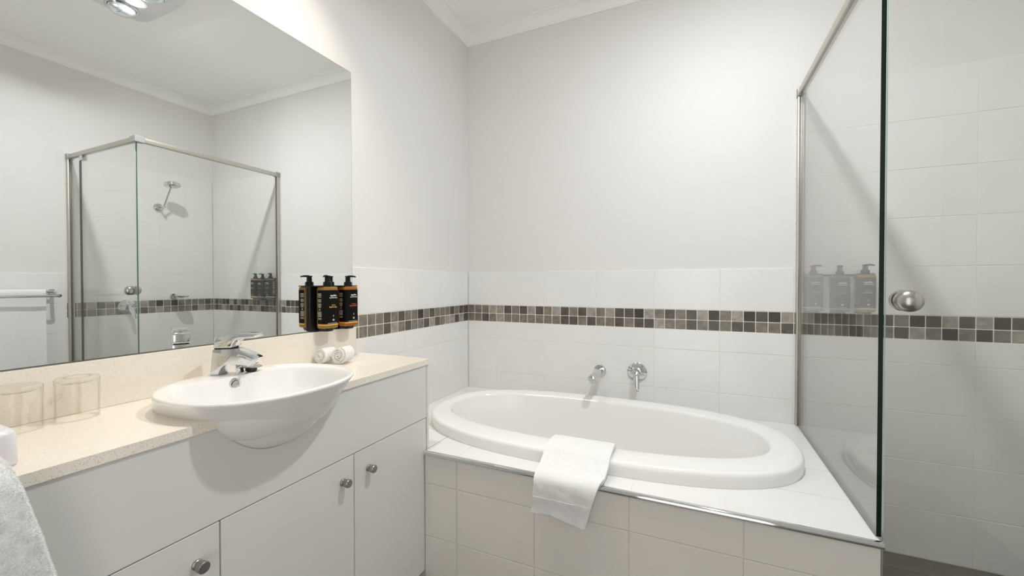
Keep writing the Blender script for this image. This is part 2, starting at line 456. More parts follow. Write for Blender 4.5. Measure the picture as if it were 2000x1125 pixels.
# right wall: full height tiles in the shower, plain dado beyond
YD = -0.903                                  # plane of the shower door
MB().box((XR + 0.0014, YD, 0), (XR + D, 0, 2.0)).box((XR + 0.0014, -2.1, ZF), (XR + D, YD, 1.2)).build('grout', 'grout', wall_right, smooth=0)
ry = [0.0, -0.22, -0.52, -0.82, YD - 0.02]
for i in range(4):
    for z0, z1 in rows_shower:
        tile(wall_right, 'tile', (XR, ry[i + 1] + g, z0 + g), (XR + D, ry[i] - g, z1 - g), 'white_tile')
rng = random.Random(3)
for i in range(19):
    y1 = 0.0 if i == 0 else -0.02 - 0.05 * (i - 1); y0 = max(-0.02 - 0.05 * i, YD - 0.02)
    if y1 - y0 < 0.006: continue
    for z0, z1 in ((0.95, 1.0), (0.9, 0.95)):
        tile(wall_right, 'mosaic_tile', (XR, y0 + gm, z0 + gm), (XR + D, y1 - gm, z1 - gm), 'mosaic_' + rng.choice('LMMMDDKM'))
yy = YD - 0.02
while yy > -2.0:
    y0 = max(yy - 0.3, -2.1)
    for z0, z1 in ((ZF, 0.2), (0.2, 0.4), (0.4, 0.6), (0.6, 0.8), (0.8, 1.0), (1.0, 1.2)):
        tile(wall_right, 'tile', (XR, y0 + g, z0 + g), (XR + D, yy - g, z1 - g), 'white_tile')
    yy = y0
# floor tiles of the room
xs_ = [0.36, 0.633, 0.933, 1.233, 1.533, 1.833, 2.133, 2.433, XR]
ys_ = [-0.944, -1.01, -1.31, -1.61, -1.91, -2.21, -2.51, YR]
for i in range(len(xs_) - 1):
    for k in range(len(ys_) - 1):
        tile(floor, 'tile', (xs_[i] + g, ys_[k + 1] + g, ZF - 0.009), (xs_[i + 1] - g, ys_[k] - g, ZF), 'floor_tile')

# ------------------------------------------------------------------ shower floor
MB().box((1.716, -0.93, ZF), (XR, 0.0, -0.003)).build('raised_bed', 'floor_grout', floor, smooth=0)
fx = [1.716, 1.833, 2.132, 2.432, XR]; fy = [0.0, -0.12, -0.42, -0.72, -0.93]
for i in range(4):
    for k in range(4):
        tile(floor, 'tile', (fx[i] + g, fy[k + 1] + g, -0.008), (fx[i + 1] - g, fy[k] - g, 0.0), 'floor_tile')

# ------------------------------------------------------------------ bath surround
ZD = 0.4915; YF = -0.925; XE = 1.712; XV = 0.3445; YV = -0.8955
bs = thing('bath_surround', 'white tiled hob boxing in the bathtub, with a chrome edge strip', 'bath surround', (0.9, -0.45, ZF))
core = MB()
core.box((XV, YF + 0.0036, ZF), (XE - 0.0036, YF + 0.04, ZD - 0.0135))
core.box((XE - 0.04, YF + 0.04, ZF), (XE - 0.0016, -0.001, ZD - 0.0135))
core.build('core', 'grout', bs, smooth=0)
fj = [XV, 0.486, 0.793, 1.105, 1.4137, XE]
for i in range(5):
    for z0, z1 in ((ZF, 0.167), (0.167, 0.369), (0.369, ZD - 0.014)):
        tile(bs, 'front_tile', (fj[i] + g, YF, z0 + g), (fj[i + 1] - g, YF + 0.008, z1 - g), 'white_tile_warm_light')
ej = [YF + 0.009, -0.625, -0.325, 0.0]
for i in range(3):
    for z0, z1 in ((0.0, 0.2), (0.2, 0.4), (0.4, ZD - 0.009)):
        tile(bs, 'end_tile', (XE - 0.008, ej[i] + g, z0 + g), (XE, ej[i + 1] - g, z1 - g), 'white_tile_warm_light')
# the tub's footprint, shared by the deck cut-out and the tub
TCX, TCY, TAX, TAY, TN = 0.882, -0.452, 0.755, 0.392, 2.6
def in_tub(x, y, k=0.97):
    return abs((x - TCX) / (TAX * k)) ** TN + abs((y - TCY) / (TAY * k)) ** TN < 1
def deck_cell(x0, x1, y0, y1, name='deck_tile', dz=0.0, mt='white_tile'):
    """one deck tile with the tub opening cut out of it"""
    x0 += g; x1 -= g; y0 += g; y1 -= g
    if x1 - x0 < 0.004 or y1 - y0 < 0.004: return
    bm = bmesh.new()
    vs = [bm.verts.new((x, y, ZD)) for x, y in ((x0, y0), (x1, y0), (x1, y1), (x0, y1))]
    bm.faces.new(vs)
    # clip against the polygonal outline of the tub: keep what lies outside
    n = 48
    ring = sup(TCX, TCY, TAX * 0.96, TAY * 0.96, TN, ZD, n)
    edges_pts = [(ring[i], ring[(i + 1) % n]) for i in range(n)]
    for a, b in edges_pts:
        d = (b - a); nrm = Vector((d.y, -d.x, 0)).normalized()
        bmesh.ops.bisect_plane(bm, geom=bm.verts[:] + bm.edges[:] + bm.faces[:], dist=1e-6, plane_co=a, plane_no=nrm)
    dead = []
    for f in bm.faces:
        c = f.calc_center_median()
        if all((c - a).dot(Vector(((b - a).y, -(b - a).x, 0))) < 1e-7 for a, b in edges_pts): dead.append(f)
    bmesh.ops.delete(bm, geom=dead, context='FACES')
    if not bm.faces: bm.free(); return
    bmesh.ops.dissolve_limit(bm, angle_limit=0.01, verts=bm.verts[:], edges=bm.edges[:])
    ret = bmesh.ops.extrude_face_region(bm, geom=bm.faces[:])
    for v in [e for e in ret['geom'] if isinstance(e, bmesh.types.BMVert)]: v.co.z -= 0.008 - dz
    bmesh.ops.recalc_face_normals(bm, faces=bm.faces)
    me = bpy.data.meshes.new(name); 
    off = origin(bs)
    bmesh.ops.translate(bm, verts=bm.verts, vec=-off - Vector((0, 0, dz)))
    bm.to_mesh(me); bm.free(); me.materials.append(MATS[mt])
    link(name, me, bs)
dxs = [0.0, 0.187, 0.49, 0.798, 1.11, 1.412, XE]; dys = [YF - 0.0, -0.715, -0.51, -0.30, -0.10, 0.0]
for i in range(len(dxs) - 1):
    for k in range(len(dys) - 1):
        x0, x1, y0, y1 = dxs[i], dxs[i + 1], dys[k], dys[k + 1]
        if k == 0:
            y0 = YF + 0.004
            if x0 < XV:
                # notch around the vanity end
                deck_cell(x0, min(x1, XV), YV, y1)
                if x1 > XV: deck_cell(XV, x1, y0, y1)
                continue
        deck_cell(x0, x1, y0, y1)
deck_cell(XV, XE, YF + 0.004, 0.0, 'deck_grout', 0.0014, 'grout')
deck_cell(0.0, XV, YV, 0.0, 'deck_grout', 0.0014, 'grout')
# quarter-round chrome nosing along the front edge
pr = [(YF + 0.006, ZD + 0.0005), (YF + 0.001, ZD + 0.0008)]
for i in range(7):
    t = i / 6 * PI / 2
    pr.append((YF + 0.001 - 0.009 * math.sin(t), ZD - 0.0085 + 0.0095 * math.cos(t)))
pr += [(YF - 0.008, ZD - 0.013), (YF + 0.006, ZD - 0.013)]
MB().prism(pr, 'x', XV, XE + 0.004).build('edge_trim', 'chrome', bs, smooth=40)

# ------------------------------------------------------------------ bathtub
tub = thing('bathtub', 'white oval acrylic bathtub set into the tiled surround', 'bathtub', (TCX, TCY, ZD))
ZR = 0.5415
icx, icy, iax, iay = 0.862, -0.418, 0.694, 0.304
def mixr(t, z, n=2.5):
    """ring between the outer rim (t=0) and the inner lip (t=1)"""
    return sup(TCX + (icx - TCX) * t, TCY + (icy - TCY) * t, TAX + (iax - TAX) * t, TAY + (iay - TAY) * t, TN + (n - TN) * t, z, 96)
R_ = [sup(TCX, TCY, TAX - 0.012, TAY - 0.012, TN, ZD - 0.012, 96), sup(TCX, TCY, TAX - 0.001, TAY - 0.001, TN, ZD + 0.002, 96), sup(TCX, TCY, TAX, TAY, TN, ZD + 0.035, 96)]
for i in range(1, 6):
    t = i / 5 * PI / 2
    e = 0.013 * (1 - math.cos(t))
    R_.append(sup(TCX, TCY, TAX - e, TAY - e, TN, ZD + 0.035 + 0.015 * math.sin(t), 96))
R_.append(mixr(0.45, ZR - 0.0005)); R_.append(mixr(0.85, ZR - 0.003))
for i in range(0, 6):
    t = i / 5 * PI / 2
    e = 0.018 * math.sin(t)
    R_.append(sup(icx, icy, iax - e, iay - e, 2.5, ZR - 0.006 - 0.022 * (1 - math.cos(t)), 96))
for k, (s_, z) in enumerate(((0.955, 0.47), (0.93, 0.40), (0.90, 0.32), (0.865, 0.24), (0.81, 0.175), (0.72, 0.14), (0.55, 0.125), (0.3, 0.12), (0.02, 0.118))):
    R_.append(sup(icx, icy, iax * s_ - 0.01, iay * s_ - 0.01 * s_, 2.4, z, 96))
MB().loft(R_, cap0=False).build('tub_shell', 'acrylic', tub, smooth=50)
MB().lathe([(0.0, 0.0), (0.026, 0.0), (0.028, 0.002), (0.024, 0.005), (0.0, 0.006)], (icx - 0.42, icy, 0.124), n=24).build('waste', 'chrome', tub)

# ------------------------------------------------------------------ shower screen
ss = thing('shower_screen', 'frameless glass shower screen with slim silver rails and a corner door', 'shower screen', (XG, -0.45, ZD))
TK = 0.010; ZT = 1.965
# fixed pane standing on the hob
p = MB()
p.box((XG - TK / 2, YD - 0.003, ZD + 0.004), (XG + TK / 2, -0.018, ZT))
fp = p.build('fixed_pane', ['pane_glass', 'glass_edge_dark'], ss, smooth=0)
for f in fp.data.polygons:
    if abs(f.normal.y) > 0.9 and f.center.y + origin(ss).y < -0.5: f.material_index = 1
MB().box((XG - 0.004, YD + 0.004, ZD + 0.0005), (XG + 0.004, -0.02, ZD + 0.0045)).build('bottom_seal', 'seal_grey', ss, smooth=0)
# wall channel on the back wall
ch = MB().box((XG - 0.013, -0.004, ZD + 0.001), (XG + 0.013, -0.0005, ZT)).box((XG - 0.013, -0.026, ZD + 0.001), (XG - 0.0055, -0.003, ZT)).box((XG + 0.0055, -0.026, ZD + 0.001), (XG + 0.013, -0.003, ZT))
ch.build('wall_channel', 'aluminium', ss, bevel=0.0015)
MB().box((XG - 0.016, -0.032, ZT - 0.004), (XG + 0.016, -0.0005, ZT + 0.034)).build('end_bracket', 'bracket_grey', ss, bevel=0.002)
MB().box((XG - 0.012, YD + 0.03, ZT), (XG + 0.012, -0.03, ZT + 0.028)).build('top_rail', 'aluminium', ss, bevel=0.003)
MB().prism([(XG - 0.016, YD - 0.016), (XG + 0.045, YD - 0.016), (XG + 0.045, YD + 0.016), (XG + 0.016, YD + 0.016), (XG + 0.016, YD + 0.034), (XG - 0.016, YD + 0.034)], 'z', ZT - 0.003, ZT + 0.033).build('corner_bracket', 'bracket_grey', ss, bevel=0.002, smooth=0)
MB().box((XG + 0.045, YD - 0.012, ZT), (XR - 0.03, YD + 0.012, ZT + 0.028)).build('header_rail', 'aluminium', ss, bevel=0.003)
MB().box((XR - 0.034, YD - 0.016, ZT - 0.004), (XR - 0.0005, YD + 0.016, ZT + 0.033)).build('end_bracket', 'bracket_grey', ss, bevel=0.002)
ch = MB().box((XR - 0.004, YD - 0.013, 0.004), (XR - 0.0005, YD + 0.013, ZT)).box((XR - 0.03, YD - 0.013, 0.004), (XR - 0.003, YD - 0.0055, ZT)).box((XR - 0.03, YD + 0.0055, 0.004), (XR - 0.003, YD + 0.013, ZT))
ch.build('wall_channel', 'aluminium', ss, bevel=0.0015)
XP = 2.395
sp_ = MB().box((XP + 0.004, YD - TK / 2, 0.006), (XR - 0.02, YD + TK / 2, ZT)).build('side_pane', ['pane_glass', 'glass_edge_dark'], ss, smooth=0)
for f in sp_.data.polygons:
    if f.normal.x < -0.9: f.material_index = 1
door = MB().box((XG + 0.0085, YD - TK / 2, 0.012), (XP, YD + TK / 2, ZT - 0.006)).build('door_pane', ['pane_glass', 'glass_edge_green', 'glass_edge_dark'], ss, smooth=0)
for f in door.data.polygons:
    if f.normal.x < -0.9: f.material_index = 1
    if f.normal.x > 0.9: f.material_index = 2
# round-ended pull on both faces of the door
kx, kz = XG + 0.046, 1.090
def knobprof(L, r):
    out = [(0.0, 0.0), (r * 0.9, 0.0), (r * 0.97, 0.002), (r, 0.006), (r, L - 0.020)]
    for i in range(1, 8):
        t = i / 7 * PI / 2
        out.append((r * math.cos(t) if i < 7 else 0.0, L - 0.020 + 0.020 * math.sin(t)))
    return out
kb = MB().lathe(knobprof(0.042, 0.0265), (kx, YD - TK / 2 - 0.0004, kz), (0, -1, 0), 36)
kb.lathe(knobprof(0.026, 0.0265), (kx, YD + TK / 2 + 0.0004, kz), (0, 1, 0), 36)
kb.build('door_knob', 'satin_steel', door, smooth=40)
MB().box((XP - 0.055, YD - 0.014, ZT - 0.035), (XP - 0.015, YD + 0.014, ZT - 0.002)).build('pivot_hinge', 'chrome', ss, bevel=0.003)
MB().box((XP - 0.055, YD - 0.014, 0.002), (XP - 0.015, YD + 0.014, 0.04)).build('pivot_hinge', 'chrome', ss, bevel=0.003)

# ------------------------------------------------------------------ vanity cabinet
XF = 0.343; YE = -0.893; YW = -2.44; ZG = 0.614; ZB = 0.032
BCX, BCY, BAX, BAY, BZ = 0.268, -1.510, 0.199, 0.219, 0.884
# horizontal sections of the basin's outside: height, centre x, half depth to the front, half depth to the back, half width, squareness
# (height, front reach, back half depth, half width, squareness)
KEYS = [(0.719, .280, .02, .020, 2.1), (0.722, .313, .05, .058, 2.15), (0.727, .336, .07, .083, 2.2), (0.735, .356, .09, .104, 2.2), (0.746, .373, .105, .122, 2.2),
        (0.761, .389, .12, .140, 2.2), (0.780, .404, .135, .157, 2.25), (0.800, .418, .148, .171, 2.3), (0.820, .431, .158, .183, 2.35), (0.840, .443, .163, .195, 2.45),
        (0.859, .455, .180, .207, 2.35), (0.878, .467, .199, .219, 2.25)]
def cmr(p0, p1, p2, p3, t):
    return tuple(0.5 * (2 * b + (c - a) * t + (2 * a - 5 * b + 4 * c - d) * t * t + (3 * b - a - 3 * c + d) * t ** 3) for a, b, c, d in zip(p0, p1, p2, p3))
BELLY = []
for i_ in range(len(KEYS) - 1):
    k0, k1, k2, k3 = KEYS[max(0, i_ - 1)], KEYS[i_], KEYS[i_ + 1], KEYS[min(len(KEYS) - 1, i_ + 2)]
    for q_ in range(3):
        BELLY.append(cmr(k0, k1, k2, k3, q_ / 3))
BELLY.append(KEYS[-1])
def bell_c(z): return 0.215 + 0.053 * max(0.0, min(1.0, (z - 0.84) / 0.038))
BELLY = [(z, bell_c(z), fr - bell_c(z), ab, b, n) for z, fr, ab, b, n in BELLY]
BN = 2.25
def belly(z):
    if z <= BELLY[0][0]: return BELLY[0][1:]
    for p, q in zip(BELLY, BELLY[1:]):
        if z <= q[0]:
            t = (z - p[0]) / (q[0] - p[0]); return tuple(a + (b - a) * t for a, b in zip(p[1:], q[1:]))
    return BELLY[-1][1:]
def belly_y(x, z, pad=0.0):
    """half width (in y) of the basin at plane x and height z, or None"""
    c, af, ab, b, n = belly(z)
    k = 1 - (abs(x - c) / (af if x > c else ab)) ** n
    if k <= 0: return None
    return b * k ** (1 / n) + pad
def bring(c, af, ab, b, n, z):
    return [Vector((c + (v.x - c) * ((af if v.x > c else ab) / af), v.y, z)) for v in sup(c, BCY, af, b, n, z, 96)]
vc = thing('vanity_cabinet', 'white laminate vanity cabinet with round grey knobs under the stone bench', 'cabinet', (0.17, -1.66, ZF))
MB().box((0.002, YW, ZB), (XF - 0.020, YW + 0.016, 0.8185)).box((0.002, YW + 0.016, ZB), (XF - 0.020, YE - 0.018, ZB + 0.016)).build('carcass', 'carcass', vc, smooth=0)
MB().box((0.002, YE - 0.016, ZF + 0.001), (XF, YE - 0.003, 0.8185)).build('end_panel', 'laminate', vc, bevel=0.001, smooth=0)
MB().box((XF - 0.070, YW + 0.02, ZF + 0.001), (XF - 0.054, YE - 0.018, ZB - 0.002)).build('kickboard', 'kick', vc, smooth=0)
# fascia with the notch for the basin's belly
zs = [0.710 + i * (0.8185 - 0.710) / 90 for i in range(91)]
half = [(z, belly_y(XF - 0.002, z, 0.0012)) for z in zs]
half = [(z, h) for z, h in half if h]
zb0 = half[0][0] - 0.0008
poly = [(YW, ZG + 0.003), (YE - 0.019, ZG + 0.003), (YE - 0.019, 0.8185)]
poly += [(BCY + h, z) for z, h in reversed(half)] + [(BCY, zb0)] + [(BCY - h, z) for z, h in half] + [(YW, 0.8185)]
MB().prism(poly, 'x', XF - 0.018, XF).build('fascia', 'laminate', vc, smooth=0)
jy = [YE - 0.019, -1.279, -1.665, -2.051, YW]
kn = [(-1.2195, ), (-1.3234, ), (-1.7115, ), (-2.38, )]
def cab_knob(y, z, parent):
    m = MB().lathe([(0.0, 0.0), (0.0105, 0.0), (0.0105, 0.003), (0.0085, 0.005), (0.0085, 0.009), (0.0112, 0.013), (0.0120, 0.025), (0.0108, 0.0268), (0.0, 0.0268)], (XF, y, z), (1, 0, 0), 24)
    m.build('knob', 'knob_steel', parent, smooth=30)
for i in range(4):
    d = MB().box((XF - 0.018, jy[i + 1] + 0.0015, ZB), (XF, jy[i] - 0.0015, ZG)).build('door', 'laminate', vc, bevel=0.0012, smooth=0)
    cab_knob(kn[i][0], 0.5475, d)

# ------------------------------------------------------------------ stone bench
cb = thing('benchtop', 'cream speckled stone benchtop with an upstand, cut around the basin', 'benchtop', (0.17, -1.66, 0.84))
xo = 0.348
c_, af_, a_, b_, n_ = belly(0.827)
cut = [BCY - b_ + 2 * b_ * (0.5 - 0.5 * math.cos(PI * i / 40)) for i in range(41)]
def xoff(y):
    return a_ * max(0.0, 1 - (abs(y - BCY) / b_) ** n_) ** (1 / n_)
slab = MB()
z0_, z1_ = 0.8195, 0.840
slab.box((0, YW, z0_), (xo, cut[0], z1_)).box((0, cut[-1], z0_), (xo, YE, z1_))
for ya, yb in zip(cut, cut[1:]):
    xa, xb2 = xoff(ya), xoff(yb)
    slab.prism([(0, ya), (c_ - xa, ya), (c_ - xb2, yb), (0, yb)], 'z', z0_, z1_)
    if c_ + xa * af_ / a_ < xo - 1e-4 or c_ + xb2 * af_ / a_ < xo - 1e-4:
        slab.prism([(min(xo, c_ + xa * af_ / a_), ya), (xo, ya), (xo, yb), (min(xo, c_ + xb2 * af_ / a_), yb)], 'z', z0_, z1_)
slab.build('slab', 'stone', cb, smooth=0)
MB().box((0.0004, YW, 0.8403), (0.0155, -0.938, 0.954)).build('upstand', 'stone', cb, bevel=0.001, smooth=0)

# ------------------------------------------------------------------ mirror
mi = thing('mirror', 'large frameless wall mirror above the stone upstand', 'mirror', (0, -1.6, 0.956))
MB().box((-D + 0.0002, -2.3, 0.9555), (0.0, -0.943, 1.994)).build('mirror_glass', 'mirror_silver', mi, bevel=0.0008, seg=1, smooth=0) if False else None
MB().box((-D + 0.0002, -1.905, 0.9555), (-0.0008, -0.943, 1.994)).build('polished_edge', 'seal_grey', mi, smooth=0)
MB().box((-0.0007, -1.9035, 0.957), (0.0, -0.9445, 1.9925)).build('mirror_face', 'mirror_silver', mi, smooth=0)

# ------------------------------------------------------------------ basin
ba = thing('washbasin', 'white oval semi-recessed basin bulging out of the vanity front', 'basin', (BCX, BCY, 0.84))
rs = [bring(c, af, ab, b, n, z) for z, c, af, ab, b, n in BELLY]
for i in range(1, 5):
    t = i / 4 * PI / 2
    e = 0.005 * (1 - math.cos(t))
    rs.append(sup(BCX, BCY, BAX - e, BAY - e, BN, 0.878 + 0.006 * math.sin(t), 96))
# inner bowl is set towards the front, leaving a tap ledge at the back
qx, qax, qay = 0.288, 0.163, 0.194
def iring(s, z, n=2.4, dx=0.0): 
    out = sup(qx + dx, BCY, qax * s, qay * s, n, z, 96)
    for v in out:
        lim = qx - qax * 0.80 * (0.62 + 0.38 * s)      # flattened back wall under the tap ledge
        if v.x < lim: v.x = lim + (v.x - lim) * 0.12
    return out
rs.append(iring(1.0, 0.8825)); rs.append(iring(0.985, 0.880)); rs.append(iring(0.965, 0.873))
for s_, z in ((0.94, 0.857), (0.90, 0.833), (0.84, 0.81), (0.74, 0.785), (0.58, 0.768), (0.35, 0.758), (0.12, 0.754), (0.02, 0.754)):
    rs.append(iring(s_, z))
MB().loft(rs).build('bowl', 'ceramic', ba, smooth=50)
xb = qx - qax * 0.80 * (0.62 + 0.38 * 0.945)
of = MB()
prf = [(0.0095, 0.004), (0.0095, 0.0012), (0.0125, 0.0035), (0.0150, 0.0024), (0.0160, 0.0), (0.0160, -0.004), (0.0095, -0.004)]
of.lathe(prf + [prf[0]], (xb - 0.0045, BCY - 0.005, 0.8620), (1, 0, -0.13), 32)
ofo = of.build('overflow_ring', 'chrome', ba, smooth=40)
MB().lathe([(0.0, 0.0), (0.0094, 0.0), (0.0094, 0.0016), (0.0, 0.0016)], (xb - 0.0045, BCY - 0.005, 0.8620), (1, 0, -0.13), 24).build('overflow_shade', 'hole_shade', ba)  # solid dark disc, coloured as the shade inside the overflow

# ------------------------------------------------------------------ basin tap
tp = thing('basin_tap', 'chrome single lever mixer tap on the back ledge of the basin', 'tap', (0.10, -1.51, BZ))
w2 = 0.021
def bez(p0, p1, p2, n=8):
    return [tuple((1 - t) ** 2 * a + 2 * t * (1 - t) * b + t * t * c for a, b, c in zip(p0, p1, p2)) for t in [i / n for i in range(n + 1)]]
def tap_part(mb):
    # profile drawn as (u, z); u runs along the spout, turned a little towards the back wall
    mb.v = [Vector((0.079 + 0.909 * v.x - 0.417 * v.y, -1.5195 + 0.417 * v.x + 0.909 * v.y, v.z)) for v in mb.v]
    return mb
body = [(0.0, 0.8837), (0.021, 0.8837)] + bez((0.022, 0.884), (0.030, 0.913), (0.052, 0.9135), 8) + bez((0.060, 0.9135), (0.080, 0.9125), (0.100, 0.9095), 5) \
    + [(0.106, 0.9095)] + bez((0.121, 0.928), (0.098, 0.945), (0.060, 0.9550), 8) + [(0.008, 0.9535)]
tap_part(MB().prism(body, 'y', -w2, w2)).build('body', 'chrome', tp, bevel=0.0055, seg=3, smooth=45, bevang=50)
# the foot carries a flared arch at each side of the column
tap_part(MB().prism([(0.0, 0.8837), (0.021, 0.8837)] + bez((0.022, 0.884), (0.030, 0.9125), (0.050, 0.9130), 6) + [(0.064, 0.909), (0.066, 0.8845), (0.070, 0.8845), (0.067, 0.916), (0.0, 0.916)], 'y', -w2 + 0.006, w2 - 0.006)).build('foot', 'chrome', tp, bevel=0.001, smooth=45)
tap_part(MB().prism([(0.011, 0.952), (0.054, 0.953), (0.054, 0.9605), (0.011, 0.9595)], 'y', -w2 + 0.003, w2 - 0.003)).build('gap_shade', 'hole_shade', tp)  # dark insert, coloured as the shade in the joint below the lever
cap = [(0.008, 0.9565), (0.059, 0.9580)] + bez((0.060, 0.962), (0.062, 0.978), (0.082, 0.9825), 6) + [(0.119, 0.9850), (0.127, 0.9925)] + bez((0.122, 0.9950), (0.060, 1.002), (0.012, 0.9855), 8)
tap_part(MB().prism(cap, 'y', -w2, w2)).build('lever', 'chrome', tp, bevel=0.0055, seg=3, smooth=45, bevang=50)
tap_part(MB().lathe([(0.0, 0.0), (0.0095, 0.0), (0.0095, 0.006), (0.0, 0.006)], (0.095, 0, 0.9050), (0, 0, 1), 20)).build('aerator', 'chrome', tp)
tap_part(MB().lathe([(0.0, 0.0), (0.0028, 0.0), (0.0028, 0.0012), (0.0, 0.0012)], (0.034, 0, 0.9945), (0, 0, 1), 12)).build('marker', 'bracket_grey', tp)

# plug resting on the rim
pg = thing('basin_plug', 'loose basin plug, a chrome disc on a brown stopper, beside the tap', 'plug', (0.133, -1.455, BZ))
MB().lathe([(0.0, 0.0), (0.0135, 0.0), (0.0145, 0.002), (0.0145, 0.011), (0.0, 0.011)], (0.133, -1.455, BZ + 0.0003), (0.05, 0.03, 1), 24).build('stopper', 'rubber', pg)
MB().lathe([(0.0, 0.0), (0.026, 0.0012), (0.0275, 0.0024), (0.026, 0.0036), (0.010, 0.0060), (0.0, 0.0064)], (0.133, -1.455, BZ + 0.0113), (0.05, 0.03, 1), 32).build('disc', 'satin_steel', pg, smooth=30)

# ------------------------------------------------------------------ bath spout and mixer
sx_, sz_ = 0.818, 0.659
so = thing('bath_spout', 'chrome bath spout on the tiled wall, left of the round mixer', 'spout', (sx_, 0, sz_))
MB().lathe([(0.0, 0.0), (0.0325, 0.0), (0.0325, 0.006), (0.030, 0.009), (0.020, 0.010), (0.0, 0.010)], (sx_, -0.0005, sz_), (0, -1, 0), 36).build('flange', 'chrome', so)
pts = [(sx_, -0.008, sz_), (sx_, -0.08, sz_), (sx_, -0.198, sz_ - 0.001), (sx_, -0.201, sz_ - 0.001), (sx_, -0.2025, sz_ - 0.001)]
MB().lathe([(0.0, 0.0), (0.0125, 0.0), (0.0135, 0.020), (0.0, 0.020)], (sx_, -0.184, sz_ - 0.026), (0, 0, 1), 24).build('outlet', 'chrome', so)
MB().tube(pts, [0.0185, 0.0185, 0.0185, 0.0178, 0.0155], 28).build('spout_pipe', 'chrome', so, smooth=50)
mx_, mz_ = 1.011, 0.668
bm_ = thing('bath_mixer', 'round chrome bath mixer with a lever pointing down, above the tub', 'mixer', (mx_, 0, mz_))
MB().lathe([(0.0, 0.0), (0.050, 0.0), (0.050, 0.003), (0.046, 0.006), (0.026, 0.014), (0.020, 0.016), (0.0, 0.016)], (mx_, -0.0005, mz_), (0, -1, 0), 40).build('wall_plate', 'chrome', bm_, smooth=30)
MB().lathe([(0.0, 0.0), (0.019, 0.0), (0.0185, 0.030), (0.015, 0.042), (0.0, 0.046)], (mx_, -0.015, mz_), (0, -1, 0), 28).build('hub', 'chrome', bm_)
def lever(base, tip, out, m, parent, w0=0.012, w1=0.009, side=(1, 0, 0)):
    base = Vector(base); tip = Vector(tip); out = Vector(out); sd = Vector(side)
    rings = []
    for i in range(9):
        t = i / 8
        c = base.lerp(tip, t) + out * (math.sin(t * PI * 0.55) * 0.018)
        w = w0 + (w1 - w0) * t; h = 0.0085 - 0.0045 * t
        nrm = out.normalized()
        rings.append([c + sd * (w * math.cos(a)) + nrm * (h * math.sin(a)) for a in [2 * PI * k / 16 for k in range(16)]])
    return MB().loft(rings).build('lever', m, parent, smooth=50)
lever((mx_, -0.042, mz_ + 0.016), (mx_ + 0.008, -0.052, mz_ - 0.086), (0, -1, 0), 'chrome', bm_, 0.018, 0.0095)

# ------------------------------------------------------------------ shower fittings on the right wall
sh = thing('shower_rose', 'chrome shower rose on an angled arm inside the shower', 'shower head', (XR, -0.40, 1.725))
MB().lathe([(0.0, 0.0), (0.032, 0.0), (0.031, 0.010), (0.024, 0.020), (0.013, 0.025), (0.0, 0.025)], (XR - 0.0005, -0.40, 1.727), (-1, 0, 0), 32).build('flange', 'chrome', sh)
MB().tube([(XR - 0.02, -0.40, 1.727), (XR - 0.095, -0.40, 1.722)], 0.0085, 16).tube([(XR - 0.075, -0.40, 1.716), (XR - 0.185, -0.40, 1.875)], 0.0062, 16).build('arm', 'chrome', sh)
MB().lathe([(0.0, 0.0), (0.046, 0.0), (0.052, 0.004), (0.050, 0.026), (0.040, 0.034), (0.012, 0.040), (0.0, 0.040)], (XR - 0.200, -0.40, 1.868), (0.10, 0, 1), 36).build('head', 'chrome', sh, smooth=30)
sm = thing('shower_mixer', 'round chrome shower mixer with lever on the mosaic band, seen in the mirror', 'mixer', (XR, -0.60, 0.955))
MB().lathe([(0.0, 0.0), (0.055, 0.0), (0.055, 0.003), (0.050, 0.006), (0.028, 0.014), (0.022, 0.016), (0.0, 0.016)], (XR - 0.0005, -0.60, 0.957), (-1, 0, 0), 40).build('wall_plate', 'chrome', sm, smooth=30)
MB().lathe([(0.0, 0.0), (0.020, 0.0), (0.019, 0.030), (0.015, 0.042), (0.0, 0.046)], (XR - 0.016, -0.60, 0.957), (-1, 0, 0), 28).build('hub', 'chrome', sm)
lever((XR - 0.042, -0.598, 0.972), (XR - 0.055, -0.584, 0.872), (-1, 0, 0), 'chrome', sm, 0.020, 0.010, (0, 1, 0))
sd_ = thing('soap_dish', 'small chrome soap dish on a round wall boss beside the shower mixer', 'soap dish', (XR, -0.30, 1.027))
MB().lathe([(0.0, 0.0), (0.024, 0.0), (0.024, 0.010), (0.020, 0.016), (0.0, 0.018)], (XR - 0.0005, -0.305, 1.027), (-1, 0, 0), 28).build('boss', 'chrome', sd_)
dm = MB().tube([(XR - 0.015, -0.305, 1.027), (XR - 0.05, -0.303, 1.027)], 0.007, 12)
dm.build('stem', 'chrome', sd_)
MB().loft([sup(XR - 0.095, -0.30, 0.052, 0.042, 2.2, 1.019, 40), sup(XR - 0.095, -0.30, 0.060, 0.048, 2.2, 1.026, 40), sup(XR - 0.095, -0.30, 0.062, 0.050, 2.2, 1.032, 40), sup(XR - 0.095, -0.30, 0.058, 0.046, 2.2, 1.032, 40), sup(XR - 0.095, -0.30, 0.050, 0.040, 2.2, 1.024, 40)]).build('dish', 'chrome', sd_, smooth=40)

